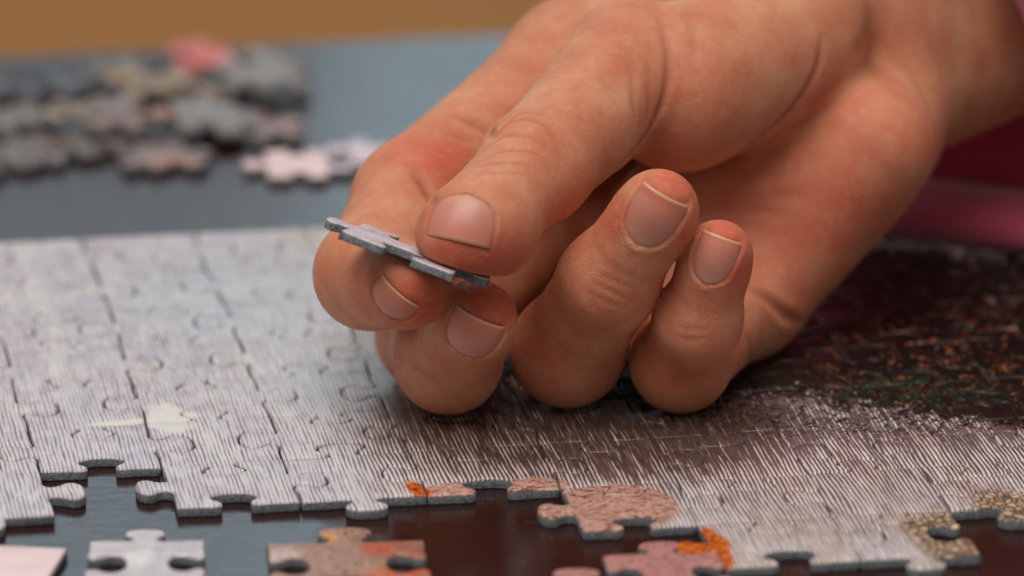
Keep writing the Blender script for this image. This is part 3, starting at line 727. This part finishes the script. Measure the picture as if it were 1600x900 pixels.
bp = N(nt, 'ShaderNodeBump', inp={0: 0.50, 1: 0.00022}); nt.links.new(hh, bp.inputs['Height']); nt.links.new(bp.outputs[0], b.inputs['Normal'])
nt.links.new(smooth(nt, nzs(420, 3), .3, .7, .50, .66), b.inputs['Roughness'])

hand = mesh_obj('person', HV2, [tuple(int(i) for i in q) for q in HQ], M_SKIN)
for nm, arr in (('flush', redn), ('fold', crea)):
    at = hand.data.attributes.new(nm, 'FLOAT', 'POINT'); at.data.foreach_set('value', arr.astype(np.float32))
tag(hand, 'right hand and wrist of a person in pink, holding up a puzzle piece', 'person')
for Vn, Fn, tip, label in nails:
    o = mesh_obj('fingernail', Vn, Fn, M_NAIL, hand)
    at = o.data.attributes.new('tip', 'FLOAT', 'POINT'); at.data.foreach_set('value', np.array(tip, np.float32))

# ------------------------------------------------------------------ pink clothing
M_PINK, nt, b = new_mat('pink_jersey')
tc = N(nt, 'ShaderNodeTexCoord')
nz = N(nt, 'ShaderNodeTexNoise', inp={0: tc.outputs['Object'], 2: 60.0, 3: 4.0})
wv = N(nt, 'ShaderNodeTexNoise', inp={0: tc.outputs['Object'], 2: 2400.0, 3: 2.0})
nt.links.new(ramp(nt, nz.outputs[0], [(0.3, srgb(214, 90, 130)), (0.7, srgb(226, 110, 146))]), b.inputs['Base Color'])
b.inputs['Roughness'].default_value = .9; b.inputs['Sheen Weight'].default_value = .3
bp = N(nt, 'ShaderNodeBump', inp={0: .4, 1: .0003}); nt.links.new(wv.outputs[0], bp.inputs['Height']); nt.links.new(bp.outputs[0], b.inputs['Normal'])
M_RED = M_PINK.copy(); M_RED.name = 'raspberry_jersey'
for n_ in M_RED.node_tree.nodes:
    if n_.type == 'VALTORGB': n_.color_ramp.elements[0].color = (*srgb(170, 34, 62), 1); n_.color_ramp.elements[1].color = (*srgb(182, 46, 74), 1)
M_HEM = M_PINK.copy(); M_HEM.name = 'lit_hem'  # shirt cloth painted lighter: light on the upturned fold put into the colour
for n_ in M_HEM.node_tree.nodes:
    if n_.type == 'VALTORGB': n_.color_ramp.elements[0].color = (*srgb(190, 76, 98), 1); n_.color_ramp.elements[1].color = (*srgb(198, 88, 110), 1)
# sleeve round the forearm, cuff at the upper right corner of the picture
A, B = PX(1500, -92, -58), PX(2030, -352, -94)
axd = (B-A)/np.linalg.norm(B-A); s1 = np.cross(axd, FWD); s1 /= np.linalg.norm(s1); s2 = np.cross(axd, s1)
Vs, Fs = [], []; nu, nv = 48, 26
prof = [(-.3, -3.0), (0, -1.0), (.4, 0), (1.5, .6), (5, .4), (6, 1.0)]
lenB = np.linalg.norm(B-A)
prof = [(1.5, -2.2), (.2, -1.4), (0, 0), (.6, .8), (5.5, .8), (6.2, .1), (7.0, .9)] + [(7+(lenB-7)*k/16, 1.2+3.5*math.sin(k*.55)**2*(.4+k/20)) for k in range(1, 17)]
for s_, off in prof:
    for i in range(nu):
        a = 2*math.pi*i/nu; wv_ = .5*math.sin(3*a+s_*.13)+.4*math.sin(5*a-s_*.21)
        rr = 1+ (off+wv_*min(1, max(0, s_)/10))/22
        Vs.append(A+axd*(s_-11.5*math.sin(a))+s1*math.cos(a)*30*rr+s2*math.sin(a)*25.5*rr)
for j in range(len(prof)-1):
    for i in range(nu):
        Fs.append((j*nu+i, j*nu+(i+1) % nu, (j+1)*nu+(i+1) % nu, (j+1)*nu+i))
Fs.append(tuple(range((len(prof)-1)*nu, len(prof)*nu)))
mesh_obj('sleeve', Vs, Fs, M_PINK, hand)
# the front of the shirt, its rolled hem lying on the puzzle behind the wrist
h0, h1 = on_plane(1060, 348), on_plane(2300, 470)
Vs, Fs = [], []; nu = 70; hd = (h1-h0); hl = np.linalg.norm(hd); hd /= hl; hb = np.array([-hd[1], hd[0], 0])
prof = [(6.5, .5), (3.0, .25), (.6, 1.4), (0, 3.4), (.8, 5.6), (3.2, 7.2), (6.5, 7.6), (9.0, 8.6), (11, 14), (14, 26), (20, 44), (30, 66), (44, 92), (60, 125), (78, 165), (92, 210), (100, 260), (104, 310)]
for k, (bk, z) in enumerate(prof):
    for i in range(nu):
        u = i/(nu-1); wav = 2.2*math.sin(u*9+.5)+1.2*math.sin(u*23+z*.05)
        Vs.append(h0+hd*u*hl+hb*(bk+wav*.6+(1.5*math.sin(u*14+z*.06)*min(1, z/30)))+np.array([0, 0, z]))
for k in range(len(prof)-1):
    for i in range(nu-1): Fs.append((k*nu+i, k*nu+i+1, (k+1)*nu+i+1, (k+1)*nu+i))
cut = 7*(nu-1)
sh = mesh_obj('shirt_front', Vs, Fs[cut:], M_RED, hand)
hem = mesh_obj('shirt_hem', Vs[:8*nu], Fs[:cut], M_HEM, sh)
so = sh.modifiers.new('thick', 'SOLIDIFY'); so.thickness = 0.0012
so = hem.modifiers.new('thick', 'SOLIDIFY'); so.thickness = 0.0012
